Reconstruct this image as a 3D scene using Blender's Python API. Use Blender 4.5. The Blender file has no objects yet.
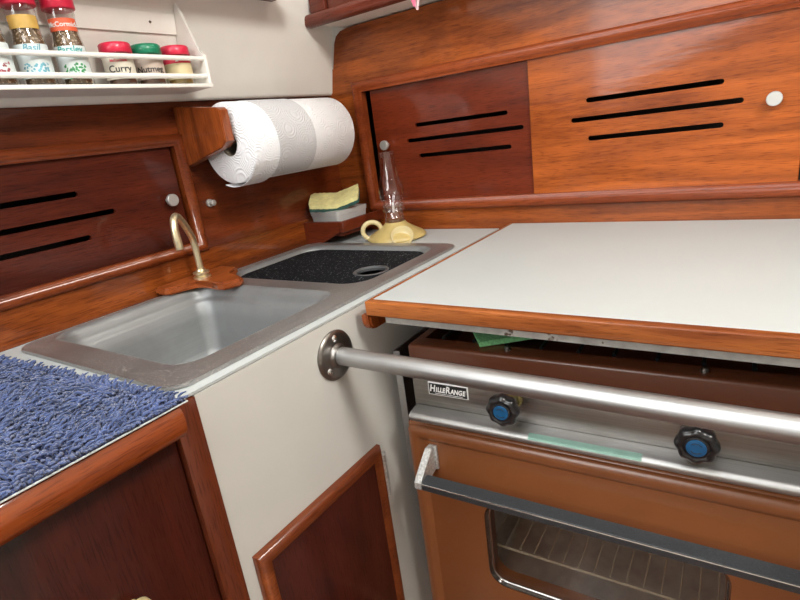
import bpy, bmesh, math, random
from mathutils import Vector, Matrix
random.seed(7)
sc = bpy.context.scene
C = sc.collection
PI = math.pi

# ------------------------------------------------------------------ materials
def newmat(name):
    m = bpy.data.materials.new(name); m.use_nodes = True
    nt = m.node_tree
    return m, nt, nt.nodes['Principled BSDF'], nt.nodes['Material Output']

def setp(b, **k):
    names = dict(col='Base Color', rough='Roughness', metal='Metallic', coat='Coat Weight', coatr='Coat Roughness',
                 spec='Specular IOR Level', trans='Transmission Weight', ior='IOR', alpha='Alpha', sheen='Sheen Weight',
                 sss='Subsurface Weight', emit='Emission Color', emits='Emission Strength')
    for a, v in k.items():
        s = b.inputs[names[a]]
        if a in ('col', 'emit'): v = (v[0], v[1], v[2], 1)
        s.default_value = v

def noise(nt, vec, scale, detail=4, rough=.55, dist=0):
    n = nt.nodes.new('ShaderNodeTexNoise')
    n.inputs['Scale'].default_value = scale; n.inputs['Detail'].default_value = detail
    n.inputs['Roughness'].default_value = rough; n.inputs['Distortion'].default_value = dist
    if vec: nt.links.new(vec, n.inputs['Vector'])
    return n

def mapping(nt, sc3, loc=(0, 0, 0), rot=(0, 0, 0)):
    t = nt.nodes.new('ShaderNodeTexCoord'); m = nt.nodes.new('ShaderNodeMapping')
    m.inputs['Scale'].default_value = sc3; m.inputs['Location'].default_value = loc; m.inputs['Rotation'].default_value = rot
    nt.links.new(t.outputs['Object'], m.inputs['Vector'])
    return m.outputs[0]

def ramp(nt, fac, stops):
    r = nt.nodes.new('ShaderNodeValToRGB')
    while len(r.color_ramp.elements) < len(stops): r.color_ramp.elements.new(.5)
    for e, (p, c) in zip(r.color_ramp.elements, stops):
        e.position = p; e.color = (c[0], c[1], c[2], 1)
    nt.links.new(fac, r.inputs[0])
    return r.outputs[0]

def mixc(nt, fac, a, b, mode='MIX'):
    m = nt.nodes.new('ShaderNodeMix'); m.data_type = 'RGBA'; m.blend_type = mode
    if hasattr(fac, 'links'): nt.links.new(fac, m.inputs[0])
    else: m.inputs[0].default_value = fac
    for i, v in ((6, a), (7, b)):
        if hasattr(v, 'links'): nt.links.new(v, m.inputs[i])
        else: m.inputs[i].default_value = (v[0], v[1], v[2], 1)
    return m.outputs[2]

def bump(nt, b, h, strength=.2, dist=.001):
    n = nt.nodes.new('ShaderNodeBump'); n.inputs['Strength'].default_value = strength; n.inputs['Distance'].default_value = dist
    nt.links.new(h, n.inputs['Height']); nt.links.new(n.outputs[0], b.inputs['Normal'])
    return n

def wood(name, dark, light, axis='x', loc=(0, 0, 0), rough=.32, coat=.7, coatr=.1, figure=.5, fine=1.0, bmp=.25):
    m, nt, b, o = newmat(name)
    def s(a, c_):   # along-grain, across-grain
        return tuple(a if ax == axis else c_ for ax in 'xyz')
    big = noise(nt, mapping(nt, s(1.6, 9), loc), 1.0, 5, .6, 1.4)
    med = noise(nt, mapping(nt, s(4, 60), loc), 1.0, 5, .6, .6)
    pore = noise(nt, mapping(nt, s(38, 620), loc), 1.0, 2, .5, 0)
    mid = tuple((d + l) / 2 for d, l in zip(dark, light))
    c1 = ramp(nt, big.outputs[0], [(.30, dark), (.48, mid), (.70, light)])
    c2 = ramp(nt, med.outputs[0], [(.32, (.55, .5, .48)), (.62, (1.12, 1.12, 1.12))])
    c = mixc(nt, figure, c1, c2, 'MULTIPLY')
    pr = ramp(nt, pore.outputs[0], [(.34, (.55, .48, .45)), (.46, (1, 1, 1))])
    c = mixc(nt, .8 * fine, c, pr, 'MULTIPLY')
    # darker figure veins
    vein = noise(nt, mapping(nt, s(1.1, 16), (loc[0] + 3, loc[1] + 1, loc[2] + 2)), 1.0, 3, .5, 2.2)
    vr = ramp(nt, vein.outputs[0], [(.485, (1, 1, 1)), (.5, (.62, .5, .42)), (.515, (1, 1, 1))])
    c = mixc(nt, .55 * figure, c, vr, 'MULTIPLY')
    nt.links.new(c, b.inputs['Base Color'])
    setp(b, rough=max(rough, .45), coat=coat, coatr=coatr, spec=.12)
    bump(nt, b, pore.outputs[0], bmp, .0006)
    # faint waviness of the varnish
    w = noise(nt, mapping(nt, s(14, 60), loc), 1.0, 2, .5, .3)
    bn = nt.nodes.new('ShaderNodeBump'); bn.inputs['Strength'].default_value = .15; bn.inputs['Distance'].default_value = .0012
    nt.links.new(w.outputs[0], bn.inputs['Height']); nt.links.new(bn.outputs[0], b.inputs['Coat Normal'])
    return m

def plain(name, col, rough=.5, metal=0, coat=0, var=.08, vscale=18, spec=.5, bmp=0, bscale=200, speck=None, specks=.62, coatr=.1):
    m, nt, b, o = newmat(name)
    n = noise(nt, mapping(nt, (1, 1, 1)), vscale, 4, .6, .3)
    d = tuple(x * (1 - var) for x in col); l = tuple(min(1, x * (1 + var)) for x in col)
    c = ramp(nt, n.outputs[0], [(.3, d), (.7, l)])
    if speck:
        n2 = noise(nt, mapping(nt, (1, 1, 1)), speck[1], 3, .6, 0)
        f = ramp(nt, n2.outputs[0], [(specks, (0, 0, 0)), (specks + .05, (1, 1, 1))])
        c = mixc(nt, f, c, speck[0])
    nt.links.new(c, b.inputs['Base Color'])
    setp(b, rough=rough, metal=metal, coat=coat, spec=spec, coatr=coatr)
    if bmp:
        n3 = noise(nt, mapping(nt, (1, 1, 1)), bscale, 3, .6, 0)
        bump(nt, b, n3.outputs[0], bmp, .001)
    return m

def brushed(name, col, axis='x', rough=.34, metal=1.0, streak=.25, spots=None):
    m, nt, b, o = newmat(name)
    s = tuple(3 if ax == axis else 420 for ax in 'xyz')
    n = noise(nt, mapping(nt, s), 1.0, 4, .6, 0)
    c = ramp(nt, n.outputs[0], [(.3, tuple(x * (1 - streak) for x in col)), (.7, col)])
    big = noise(nt, mapping(nt, (1, 1, 1)), 9, 4, .6, .5)
    cb = ramp(nt, big.outputs[0], [(.35, (.78, .76, .74)), (.6, (1, 1, 1))])
    c = mixc(nt, .6, c, cb, 'MULTIPLY')
    if spots:
        sp = noise(nt, mapping(nt, (1, 1, 1)), 420, 2, .7, 0)
        area = noise(nt, mapping(nt, (1, 1, 1)), 7, 2, .5, 0)
        ma = nt.nodes.new('ShaderNodeMath'); ma.operation = 'MULTIPLY'
        nt.links.new(ramp(nt, sp.outputs[0], [(.58, (0, 0, 0)), (.63, (1, 1, 1))]), ma.inputs[0])
        nt.links.new(ramp(nt, area.outputs[0], [(.35, (.2, .2, .2)), (.55, (.75, .75, .75))]), ma.inputs[1])
        c = mixc(nt, ma.outputs[0], c, spots)
        mr = nt.nodes.new('ShaderNodeMath'); mr.operation = 'SUBTRACT'; mr.inputs[0].default_value = metal
        nt.links.new(ma.outputs[0], mr.inputs[1]); nt.links.new(mr.outputs[0], b.inputs['Metallic'])
    nt.links.new(c, b.inputs['Base Color'])
    setp(b, rough=rough)
    if not spots: setp(b, metal=metal)
    rr = nt.nodes.new('ShaderNodeMapRange'); rr.inputs[3].default_value = rough - .07; rr.inputs[4].default_value = rough + .12
    nt.links.new(n.outputs[0], rr.inputs[0]); nt.links.new(rr.outputs[0], b.inputs['Roughness'])
    bump(nt, b, n.outputs[0], .06, .0004)
    return m

def glass(name, tint=(1, 1, 1), gloss=.12, rough=.03, haze=None, hazew=0.0):
    m, nt, b, o = newmat(name)
    nt.nodes.remove(b)
    t = nt.nodes.new('ShaderNodeBsdfTransparent'); t.inputs[0].default_value = (*tint, 1)
    g = nt.nodes.new('ShaderNodeBsdfGlossy'); g.inputs['Roughness'].default_value = rough
    lw = nt.nodes.new('ShaderNodeLayerWeight'); lw.inputs[0].default_value = .5
    f = nt.nodes.new('ShaderNodeMath'); f.operation = 'POWER'; f.inputs[1].default_value = 3.0
    nt.links.new(lw.outputs['Facing'], f.inputs[0])
    ad = nt.nodes.new('ShaderNodeMath'); ad.operation = 'MULTIPLY_ADD'; ad.use_clamp = True
    ad.inputs[1].default_value = .7; ad.inputs[2].default_value = gloss + .035
    nt.links.new(f.outputs[0], ad.inputs[0])
    mx = nt.nodes.new('ShaderNodeMixShader')
    nt.links.new(ad.outputs[0], mx.inputs[0]); nt.links.new(t.outputs[0], mx.inputs[1]); nt.links.new(g.outputs[0], mx.inputs[2])
    out = mx.outputs[0]
    if haze:
        d = nt.nodes.new('ShaderNodeBsdfDiffuse'); d.inputs[0].default_value = (*haze, 1)
        m2 = nt.nodes.new('ShaderNodeMixShader'); m2.inputs[0].default_value = hazew
        nt.links.new(out, m2.inputs[1]); nt.links.new(d.outputs[0], m2.inputs[2]); out = m2.outputs[0]
    nt.links.new(out, o.inputs[0])
    return m

W_BACK = wood('mahogany back wall', (.11, .020, .004), (.42, .105, .018), 'x', figure=.85, coat=.5)
W_DOORR = wood('mahogany right slider', (.20, .040, .006), (.46, .112, .017), 'x', (4, 2, 7), figure=.75, bmp=.4, coat=.5)
W_DOORL = wood('mahogany left slider', (.085, .012, .004), (.19, .030, .008), 'x', (1, 5, 3), figure=.4)
W_TRIM = wood('mahogany moulding', (.16, .028, .008), (.30, .064, .016), 'x', (2, 2, 1), figure=.3, coat=.4)
W_TRIMY = wood('mahogany moulding along', (.12, .022, .005), (.26, .056, .011), 'y', (2, 2, 1), figure=.4, coat=.4)
W_LEFT = wood('mahogany hull side', (.042, .006, .002), (.22, .042, .008), 'y', (0, 0, 0), figure=.5)
W_LDOOR = wood('mahogany dark slider', (.040, .006, .003), (.100, .016, .006), 'y', (3, 1, 0), figure=.6, bmp=.7, rough=.38, coat=.4)
W_NOSE = wood('varnished counter nosing', (.20, .036, .007), (.36, .080, .015), 'y', (1, 4, 1), figure=.4, coat=1, coatr=.06)
W_EDGE = wood('worn teak edging', (.20, .050, .012), (.44, .140, .034), 'x', (1, 4, 1), figure=.6, coat=.3, rough=.4, bmp=.6)
W_DARKP = wood('dark cabinet panel', (.035, .006, .004), (.075, .013, .006), 'z', (5, 2, 1), figure=.4, bmp=.5, rough=.3)
W_DOOR = wood('cupboard door panel', (.038, .007, .005), (.072, .013, .008), 'z', (2, 6, 1), figure=.3, bmp=.6, rough=.3)
W_FRAME = wood('cupboard door frame', (.13, .026, .008), (.27, .068, .018), 'y', (2, 6, 1), figure=.4)
W_FRAMEZ = wood('cupboard door stile', (.085, .015, .007), (.17, .034, .012), 'z', (2, 6, 1), figure=.4)
W_POST = wood('post strip', (.085, .016, .007), (.16, .036, .012), 'z', (2, 1, 1), figure=.4)
W_BRK = wood('towel bracket', (.12, .024, .006), (.36, .085, .016), 'z', (7, 1, 3), figure=.8)
W_TRAY = wood('corner tray wood', (.10, .016, .005), (.17, .030, .010), 'x', (7, 1, 3), figure=.3)
W_CAB = wood('upper cabinet wood', (.10, .018, .010), (.19, .040, .020), 'x', (7, 9, 3), figure=.5)
W_FAUC = wood('faucet block wood', (.24, .052, .012), (.38, .095, .022), 'y', (7, 9, 3), figure=.3)
W_FLOOR = wood('cabin sole', (.14, .05, .02), (.28, .11, .05), 'y')
M_DARK = plain('locker interior', (.012, .008, .006), .9, var=.2)
M_HULL = plain('white painted hull panel', (.86, .84, .78), .45, var=.03, vscale=6, bmp=.05, bscale=60)
M_PANEL = plain('cream laminate panel', (.60, .59, .55), .5, var=.03, vscale=5, bmp=.03, bscale=40)
M_CTR = plain('white laminate counter', (.46, .49, .485), .42, var=.02, vscale=7, speck=((.45, .43, .38), 120), specks=.74)
M_RACK = plain('ivory rack plastic', (.88, .86, .80), .42, var=.03)
M_STEEL = brushed('sink basin steel', (.36, .375, .38), 'y', .5, .7, .1)
M_RIM = brushed('sink rim steel', (.43, .42, .415), 'y', .36, .85, .15, spots=(.52, .47, .43))
M_TUBE = brushed('satin steel tube', (.50, .51, .52), 'x', .40, 1, .15)
M_FLNG = brushed('flange steel', (.30, .28, .26), 'z', .32, 1, .2)
M_CHROME = plain('chrome', (.80, .80, .79), .14, 1, var=.05)
M_BRKT = plain('pitted chrome bracket', (.62, .62, .60), .45, .6, var=.35, vscale=260, bmp=.5, bscale=500)
M_KNOBM = plain('brushed aluminium knob', (.55, .55, .53), .42, .7, var=.05)
M_PANELS = brushed('control panel steel', (.40, .385, .365), 'x', .36, 1, .25)
M_LIP = brushed('steel lip', (.52, .52, .515), 'x', .44, 1, .15)
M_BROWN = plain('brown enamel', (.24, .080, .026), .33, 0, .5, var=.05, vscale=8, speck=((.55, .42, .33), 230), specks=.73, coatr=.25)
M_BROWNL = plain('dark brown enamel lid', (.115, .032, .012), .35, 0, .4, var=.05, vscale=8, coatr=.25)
M_BLACK = plain('black bakelite', (.012, .012, .013), .28, 0, .4, var=.1)
M_BLKTX = plain('textured black handle', (.045, .050, .056), .50, .2, .2, var=.3, vscale=500, bmp=.6, bscale=900)
M_BLUE = plain('blue knob cap', (.008, .085, .21), .35, 0, .2, var=.1)
M_DRUM = plain('brass knob collar', (.30, .25, .10), .4, .8, var=.2)
M_BRASS = plain('worn brass', (.80, .70, .46), .36, .9, var=.12, vscale=60)
M_SCOVER = plain('black speckled board', (.006, .007, .009), .75, 0, 0, var=.2, spec=.1, speck=((.34, .35, .37), 300), specks=.635)
M_PAPER = None
M_CLAY = plain('mustard glazed pottery', (.50, .38, .14), .38, 0, .4, var=.12, vscale=25, speck=((.35, .27, .12), 160), specks=.72)
M_CLAYP = plain('pale glazed pottery', (.60, .50, .26), .38, 0, .4, var=.06, vscale=25)
M_SPNG = plain('yellow sponge foam', (.86, .79, .36), .9, var=.12, vscale=80, bmp=.8, bscale=260)
M_SCOUR = plain('dark green scourer', (.03, .09, .075), .9, var=.4, vscale=300, bmp=.8, bscale=500)
M_GREEN = plain('green scouring pad', (.20, .50, .22), .95, var=.3, vscale=260, bmp=.9, bscale=420)
M_BLUEMAT = plain('mat backing', (.06, .08, .22), .95, var=.15)
M_RED = plain('red cap', (.70, .025, .07), .32, 0, .2, var=.04)
M_GRN = plain('green cap', (.008, .22, .11), .32, 0, .2, var=.04)
M_PINK = plain('pink cloth', (.80, .22, .36), .85, var=.1)
M_PINKW = plain('pale pink hem', (.88, .66, .68), .85, var=.05)
M_BOX = glass('frosted plastic', (.98, .98, .97), .04, .2, (1, 1, .98), .42)
M_GLASS = glass('clear glass', (.93, .91, .92), .06, .03)
M_JAR = glass('jar glass', (.96, .95, .94), .06, .04)
M_OVENG = glass('oven glass', (.85, .83, .80), .03, .05)
M_OVENIN = plain('oven lining', (.72, .71, .69), .35, .5, var=.3, vscale=20)
M_WHITE = plain('lettering white', (.85, .85, .83), .5, var=.01)
M_LBLK = plain('lettering black', (.012, .012, .012), .5, var=.01)
M_TEAL = plain('lettering teal', (.05, .40, .40), .5, var=.01)
M_LBLW = plain('pale jar label', (.74, .82, .82), .5, var=.04)
M_LBLC = plain('cream jar label', (.76, .72, .60), .5, var=.04)
M_LBLO = plain('orange red band', (.78, .13, .05), .5, var=.04)
M_LBLY = plain('amber band', (.66, .42, .10), .5, var=.1, vscale=60)
M_LBLR = plain('red band', (.70, .04, .08), .5, var=.04)
M_LEAF = plain('green sprig print', (.06, .32, .12), .6, var=.3, vscale=90)
M_BLUEP = plain('blue print', (.15, .42, .52), .6, var=.3, vscale=90)
M_PLUM = plain('plum print', (.35, .06, .08), .6, var=.3, vscale=90)
M_HERB = plain('dried herb flakes', (.16, .10, .05), .9, var=.6, vscale=420, speck=((.60, .48, .34), 300), specks=.56, bmp=.8, bscale=500)
M_SPBR = plain('brown spice powder', (.20, .11, .07), .9, var=.3, vscale=300)
M_SPYL = plain('mustard spice powder', (.50, .36, .12), .9, var=.3, vscale=300)
M_MINT = plain('pale green film strip', (.28, .47, .40), .35, .5, var=.1, vscale=60)

def yarn():
    m, nt, b, o = newmat('blue chenille yarn')
    n = noise(nt, mapping(nt, (1, 1, 1)), 40, 3, .6, .5)
    c = ramp(nt, n.outputs[0], [(.3, (.026, .045, .120)), (.7, (.062, .098, .25))])
    nt.links.new(c, b.inputs['Base Color']); setp(b, rough=.9, sheen=.4)
    n2 = noise(nt, mapping(nt, (1, 1, 1)), 1500, 2, .5, 0); bump(nt, b, n2.outputs[0], .6, .001)
    return m
M_YARN = yarn()

def paper(nm='quilted paper towel', colr=(.86, .86, .87)):
    m, nt, b, o = newmat(nm)
    vec = mapping(nt, (1, 1, 1))
    v = nt.nodes.new('ShaderNodeTexVoronoi'); v.inputs['Scale'].default_value = 26
    nt.links.new(vec, v.inputs['Vector'])
    mu = nt.nodes.new('ShaderNodeMath'); mu.operation = 'MULTIPLY'; mu.inputs[1].default_value = 58
    nt.links.new(v.outputs['Distance'], mu.inputs[0])
    si = nt.nodes.new('ShaderNodeMath'); si.operation = 'SINE'; nt.links.new(mu.outputs[0], si.inputs[0])
    bump(nt, b, si.outputs[0], .55, .0009)
    setp(b, col=colr, rough=.9)
    return m
M_PAPER = paper()
M_PAPER2 = plain('paper towel end', (.84, .84, .85), .95, var=.03, vscale=60, bmp=.3, bscale=300)
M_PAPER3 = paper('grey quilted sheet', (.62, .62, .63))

# ------------------------------------------------------------------ geometry helpers
def B(): return bmesh.new()

def box(bm, x0, x1, y0, y1, z0, z1, bev=0, seg=2):
    r = bmesh.ops.create_cube(bm, size=1)
    vs = r['verts']
    for v in vs:
        v.co = Vector(((x0 + x1) / 2 + v.co.x * (x1 - x0), (y0 + y1) / 2 + v.co.y * (y1 - y0), (z0 + z1) / 2 + v.co.z * (z1 - z0)))
    if bev:
        es = list({e for v in vs for e in v.link_edges})
        bmesh.ops.bevel(bm, geom=es, offset=bev, segments=seg, affect='EDGES', profile=.5)
    return bm

def frame_from(d):
    d = Vector(d).normalized()
    a = Vector((0, 0, 1)) if abs(d.z) < .9 else Vector((1, 0, 0))
    u = d.cross(a).normalized(); w = u.cross(d).normalized()
    return u, w, d

def tube(bm, pts, r, n=16, caps=True, closed=False):
    pts = [Vector(p) for p in pts]; rs = r if isinstance(r, (list, tuple)) else [r] * len(pts)
    rings = []; pu = None
    for i, p in enumerate(pts):
        if closed: d = pts[(i + 1) % len(pts)] - pts[i - 1]
        elif i == 0: d = pts[1] - p
        elif i == len(pts) - 1: d = p - pts[i - 1]
        else: d = pts[i + 1] - pts[i - 1]
        d.normalize()
        if pu is None: u, w, d = frame_from(d)
        else:
            u = (pu - d * pu.dot(d)).normalized(); w = u.cross(d)
        pu = u
        rings.append([bm.verts.new(p + (u * math.cos(2 * PI * k / n) + w * math.sin(2 * PI * k / n)) * rs[i]) for k in range(n)])
    m = len(rings)
    for i in range(m if closed else m - 1):
        a, b = rings[i], rings[(i + 1) % m]
        for k in range(n):
            bm.faces.new((a[k], a[(k + 1) % n], b[(k + 1) % n], b[k]))
    if caps and not closed:
        bm.faces.new(list(reversed(rings[0]))); bm.faces.new(rings[-1])
    return bm

def lathe(bm, o, d, prof, n=40, mod=None, cap0=True, cap1=True):
    """prof: list of (t along d, radius)"""
    u, w, d = frame_from(d); o = Vector(o); rings = []
    for t, r in prof:
        rings.append([bm.verts.new(o + d * t + (u * math.cos(2 * PI * k / n) + w * math.sin(2 * PI * k / n)) * (r * (mod(k / n) if mod else 1))) for k in range(n)])
    for a, b in zip(rings, rings[1:]):
        for k in range(n):
            bm.faces.new((a[k], a[(k + 1) % n], b[(k + 1) % n], b[k]))
    if cap0: bm.faces.new(list(reversed(rings[0])))
    if cap1: bm.faces.new(rings[-1])
    return bm

def prism(bm, poly, axis, a, b, bev=0):
    """extrude a polygon: axis 'z': (x,y); 'y': (x,z); 'x': (y,z)"""
    def P(p, t):
        return {'z': (p[0], p[1], t), 'y': (p[0], t, p[1]), 'x': (t, p[0], p[1])}[axis]
    lo = [bm.verts.new(P(p, a)) for p in poly]; hi = [bm.verts.new(P(p, b)) for p in poly]
    n = len(poly); f = [bm.faces.new(lo), bm.faces.new(hi)]
    for i in range(n): f.append(bm.faces.new((lo[i], lo[(i + 1) % n], hi[(i + 1) % n], hi[i])))
    if bev:
        es = list({e for ff in f[:2] for e in ff.edges})
        bmesh.ops.bevel(bm, geom=es, offset=bev, segments=2, affect='EDGES')
    return bm

def rrect(x0, x1, y0, y1, r, n=7):
    pts = []
    for cx, cy, a0 in ((x1 - r, y1 - r, 0), (x0 + r, y1 - r, 90), (x0 + r, y0 + r, 180), (x1 - r, y0 + r, 270)):
        for k in range(n + 1):
            a = math.radians(a0 + 90 * k / n); pts.append((cx + r * math.cos(a), cy + r * math.sin(a)))
    return pts

def smooth(bm, ang=35):
    bmesh.ops.recalc_face_normals(bm, faces=bm.faces)
    lim = math.radians(ang)
    for f in bm.faces: f.smooth = True
    for e in bm.edges:
        if len(e.link_faces) == 2:
            e.smooth = e.calc_face_angle(0) < lim
    return bm

def world_of(p):
    m = Matrix.Identity(4)
    while p is not None:
        m = p.matrix_basis @ m; p = p.parent
    return m

def obj(name, bm, mat, parent=None, ang=35, origin=None, recalc=True):
    if recalc: smooth(bm, ang)
    me = bpy.data.meshes.new(name)
    o = bpy.data.objects.new(name, me)
    if parent is not None:
        bm.transform(world_of(parent).inverted()); o.parent = parent
    elif origin is not None:
        bm.transform(Matrix.Translation(-Vector(origin))); o.location = origin
    bm.to_mesh(me); bm.free()
    if mat: me.materials.append(mat)
    C.objects.link(o)
    return o

def cut(a, b):
    """a minus b, both bmeshes"""
    bmesh.ops.recalc_face_normals(a, faces=a.faces); bmesh.ops.recalc_face_normals(b, faces=b.faces)
    obs = []
    for bm in (a, b):
        me = bpy.data.meshes.new('tmp'); bm.to_mesh(me); bm.free()
        o = bpy.data.objects.new('tmp', me); C.objects.link(o); obs.append(o)
    md = obs[0].modifiers.new('b', 'BOOLEAN'); md.operation = 'DIFFERENCE'; md.solver = 'EXACT'; md.object = obs[1]
    dg = bpy.context.evaluated_depsgraph_get(); dg.update()
    ev = obs[0].evaluated_get(dg); me = bpy.data.meshes.new_from_object(ev)
    r = bmesh.new(); r.from_mesh(me)
    for o in obs:
        m = o.data; bpy.data.objects.remove(o); bpy.data.meshes.remove(m)
    bpy.data.meshes.remove(me)
    return r

def tag(o, label, cat, group=None):
    o['label'] = label; o['category'] = cat
    if group: o['group'] = group
    return o

def thing(name, label, cat, loc=(0, 0, 0), rotz=0, group=None):
    o = bpy.data.objects.new(name, None); C.objects.link(o)
    o.empty_display_size = .02
    o.location = loc; o.rotation_euler = (0, 0, rotz)
    return tag(o, label, cat, group)

def struct(name, bm, m, parent=None, ang=35):
    o = obj(name, bm, m, parent, ang)
    if parent is None: o['kind'] = 'structure'
    return o

def text_bm(s, size, shear=0, bold=0, extrude=.0002):
    cu = bpy.data.curves.new('t', 'FONT'); cu.body = s; cu.size = size; cu.shear = shear; cu.offset = bold
    cu.extrude = extrude; cu.resolution_u = 3; cu.align_x = 'CENTER'; cu.align_y = 'CENTER'
    o = bpy.data.objects.new('t', cu); C.objects.link(o)
    dg = bpy.context.evaluated_depsgraph_get(); dg.update()
    me = bpy.data.meshes.new_from_object(o.evaluated_get(dg))
    bm = bmesh.new(); bm.from_mesh(me)
    bpy.data.objects.remove(o); bpy.data.curves.remove(cu); bpy.data.meshes.remove(me)
    return bm

def slots(bm, lines, depth0, depth1, along, h=.0085):
    """rounded-end slots; lines: (a0, a1, z)"""
    for a0, a1, z in lines:
        p = rrect(a0 - h / 2, a1 + h / 2, z - h / 2, z + h / 2, h / 2 * .98, 4)
        prism(bm, p, 'y' if along == 'x' else 'x', depth0, depth1)
    return bm

# ================================================================== SETTING
CT = .90      # counter height
struct('floor', box(B(), -.02, 2.2, -2.2, .02, -.02, 0), W_FLOOR)

struct('wall_right', box(B(), 2.2, 2.22, -2.2, .02, 0, 2.05), M_HULL)
struct('wall_front', box(B(), -.02, 2.22, -2.22, -2.2, 0, 2.05), M_HULL)
cel = cut(box(B(), -.02, 2.22, -2.22, .02, 2.05, 2.07), box(B(), .25, 1.05, -1.75, -.95, 2.0, 2.1))
struct('ceiling', cel, M_HULL)
# back wall: board with a long locker opening
bw = prism(B(), [(-.02, .86), (2.2, .86), (2.2, 1.3575), (.088, 1.3575), (.066, 1.3545), (.052, 1.346), (.044, 1.332), (.030, 1.28), (-.02, 1.28)], 'y', 0, .018)
bw = cut(bw, box(B(), .100, 1.20, -.05, .05, .966, 1.224))
wall_back = struct('wall_back', bw, W_BACK)
lb = B()
box(lb, .06, 1.24, .15, .16, .93, 1.26); box(lb, .06, 1.24, .018, .16, .92, .93); box(lb, .06, 1.24, .018, .16, 1.26, 1.27)
box(lb, .05, .06, .018, .16, .92, 1.27); box(lb, 1.24, 1.25, .018, .16, .92, 1.27)
obj('locker_interior', lb, M_DARK, wall_back)
obj('backing', box(B(), -.02, 2.2, .019, .03, 1.275, 2.05), M_HULL, wall_back)
low = B(); box(low, -.02, 2.2, 0, .018, 0, .86); struct('wall_back_lower', low, M_HULL)

# left wall, wooden part with opening
lw = box(B(), -.018, 0, -2.2, 0, .86, 1.228)
lw = cut(lw, box(B(), -.06, .05, -1.6, -.440, .970, 1.157))
wall_left = struct('wall_left', lw, W_LEFT)
li = B()
box(li, -.16, -.15, -1.62, -.42, .93, 1.20); box(li, -.15, -.018, -1.62, -.42, .92, .93); box(li, -.15, -.018, -1.62, -.42, 1.195, 1.205)
box(li, -.15, -.018, -.42, -.41, .93, 1.195); box(li, -.15, -.018, -1.63, -1.62, .93, 1.195)
obj('locker_interior', li, M_DARK, wall_left)
struct('wall_left_lower', box(B(), -.018, 0, -2.2, 0, 0, .86), M_HULL)
bounce_strip = box(B(), .0002, .0022, -2.2, -.002, CT + .0004, .9575, .0006, 1)
struct('trim_bounce', bounce_strip, wood('low strip with painted bounce', (.08, .014, .003), (.37, .092, .014), 'y', (0, 3, 0), figure=.7))  # lighter orange paints counter bounce and varnish reflection onto the wall wood
# white flared upper part
up = prism(B(), [(-.018, 1.229), (.008, 1.225), (.013, 1.226), (.0165, 1.231), (.098, 1.60), (.11, 2.05), (-.018, 2.05)], 'y', -2.2, .0)
struct('wall_left_upper', up, M_HULL, ang=50)

# mouldings round the openings
def moulding(path_prof):
    pass
def bar_x(bm, x0, x1, z0, z1, y0, y1): box(bm, x0, x1, y0, y1, z0, z1, .0035, 3)
t1 = B()
prof = lambda a, b, o: [(a, o * 0), (a, o * .006), (a + (b - a) * .2, o * .010), (a + (b - a) * .75, o * .010), (b, o * .005), (b, 0)]
def mould_frame(u0, u1, z0, z1, w, out, axis, sgn):
    """mitred moulding: rings of a rounded profile swept round a rectangle. u runs along the wall"""
    bm = B()
    pr = [(0, 0), (0, out * .55), (w * .18, out * .95), (w * .42, out), (w * .62, out * .85), (w * .72, out * .5), (w, out * .38), (w, -.012)]
    rings = []
    for (cu, cz, su, sz) in ((u0, z0, 1, 1), (u1, z0, -1, 1), (u1, z1, -1, -1), (u0, z1, 1, -1)):
        ring = []
        for a, h in pr:
            u = cu + su * (a - w); z = cz + sz * (a - w)
            ring.append(bm.verts.new((u, sgn * h, z) if axis == 'x' else (sgn * h, u, z)))
        rings.append(ring)
    n = len(pr)
    for i in range(4):
        a, b = rings[i], rings[(i + 1) % 4]
        for k in range(n - 1): bm.faces.new((a[k], a[k + 1], b[k + 1], b[k]))
    return bm
struct('trim_1', mould_frame(.104, 1.19, .970, 1.220, .024, .011, 'x', -1), W_TRIM, ang=50)
struct('trim_2', mould_frame(-1.59, -.445, .976, 1.151, .020, .011, 'y', 1), W_TRIMY, ang=50)

# upper cabinet over the back wall
uc = thing('wall_cabinet', 'dark wood upper cabinet with rounded bottom rail above the slotted back wall', 'cabinet', (.6, -.03, 1.362))
b = B(); box(b, .0725, 2.19, -.066, .018, 1.3605, 2.04); obj('body', b, M_HULL, uc)
b = B(); box(b, .0415, 2.19, -.0925, -.0685, 1.3575, 1.3835, .009, 5); obj('bottom_rail', b, W_CAB, uc)
b = B(); box(b, .058, .100, -.082, -.0675, 1.3845, 1.60, .002); obj('stile', b, W_CAB, uc)
b = B(); box(b, .104, .62, -.0765, -.0675, 1.3845, 1.60, .002); box(b, .624, 1.28, -.0765, -.0675, 1.3845, 1.60, .002); obj('door_panel', b, W_CAB, uc)

# shelf edge at the very top of the left wall
ls = B(); box(ls, .059, .15, -1.6, -.192, 1.3945, 1.418, .004)
tag(obj('wall_shelf', ls, W_BRK, origin=(.11, -.6, 1.402)), 'wooden shelf edge at the very top of the white left wall', 'shelf')

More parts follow.
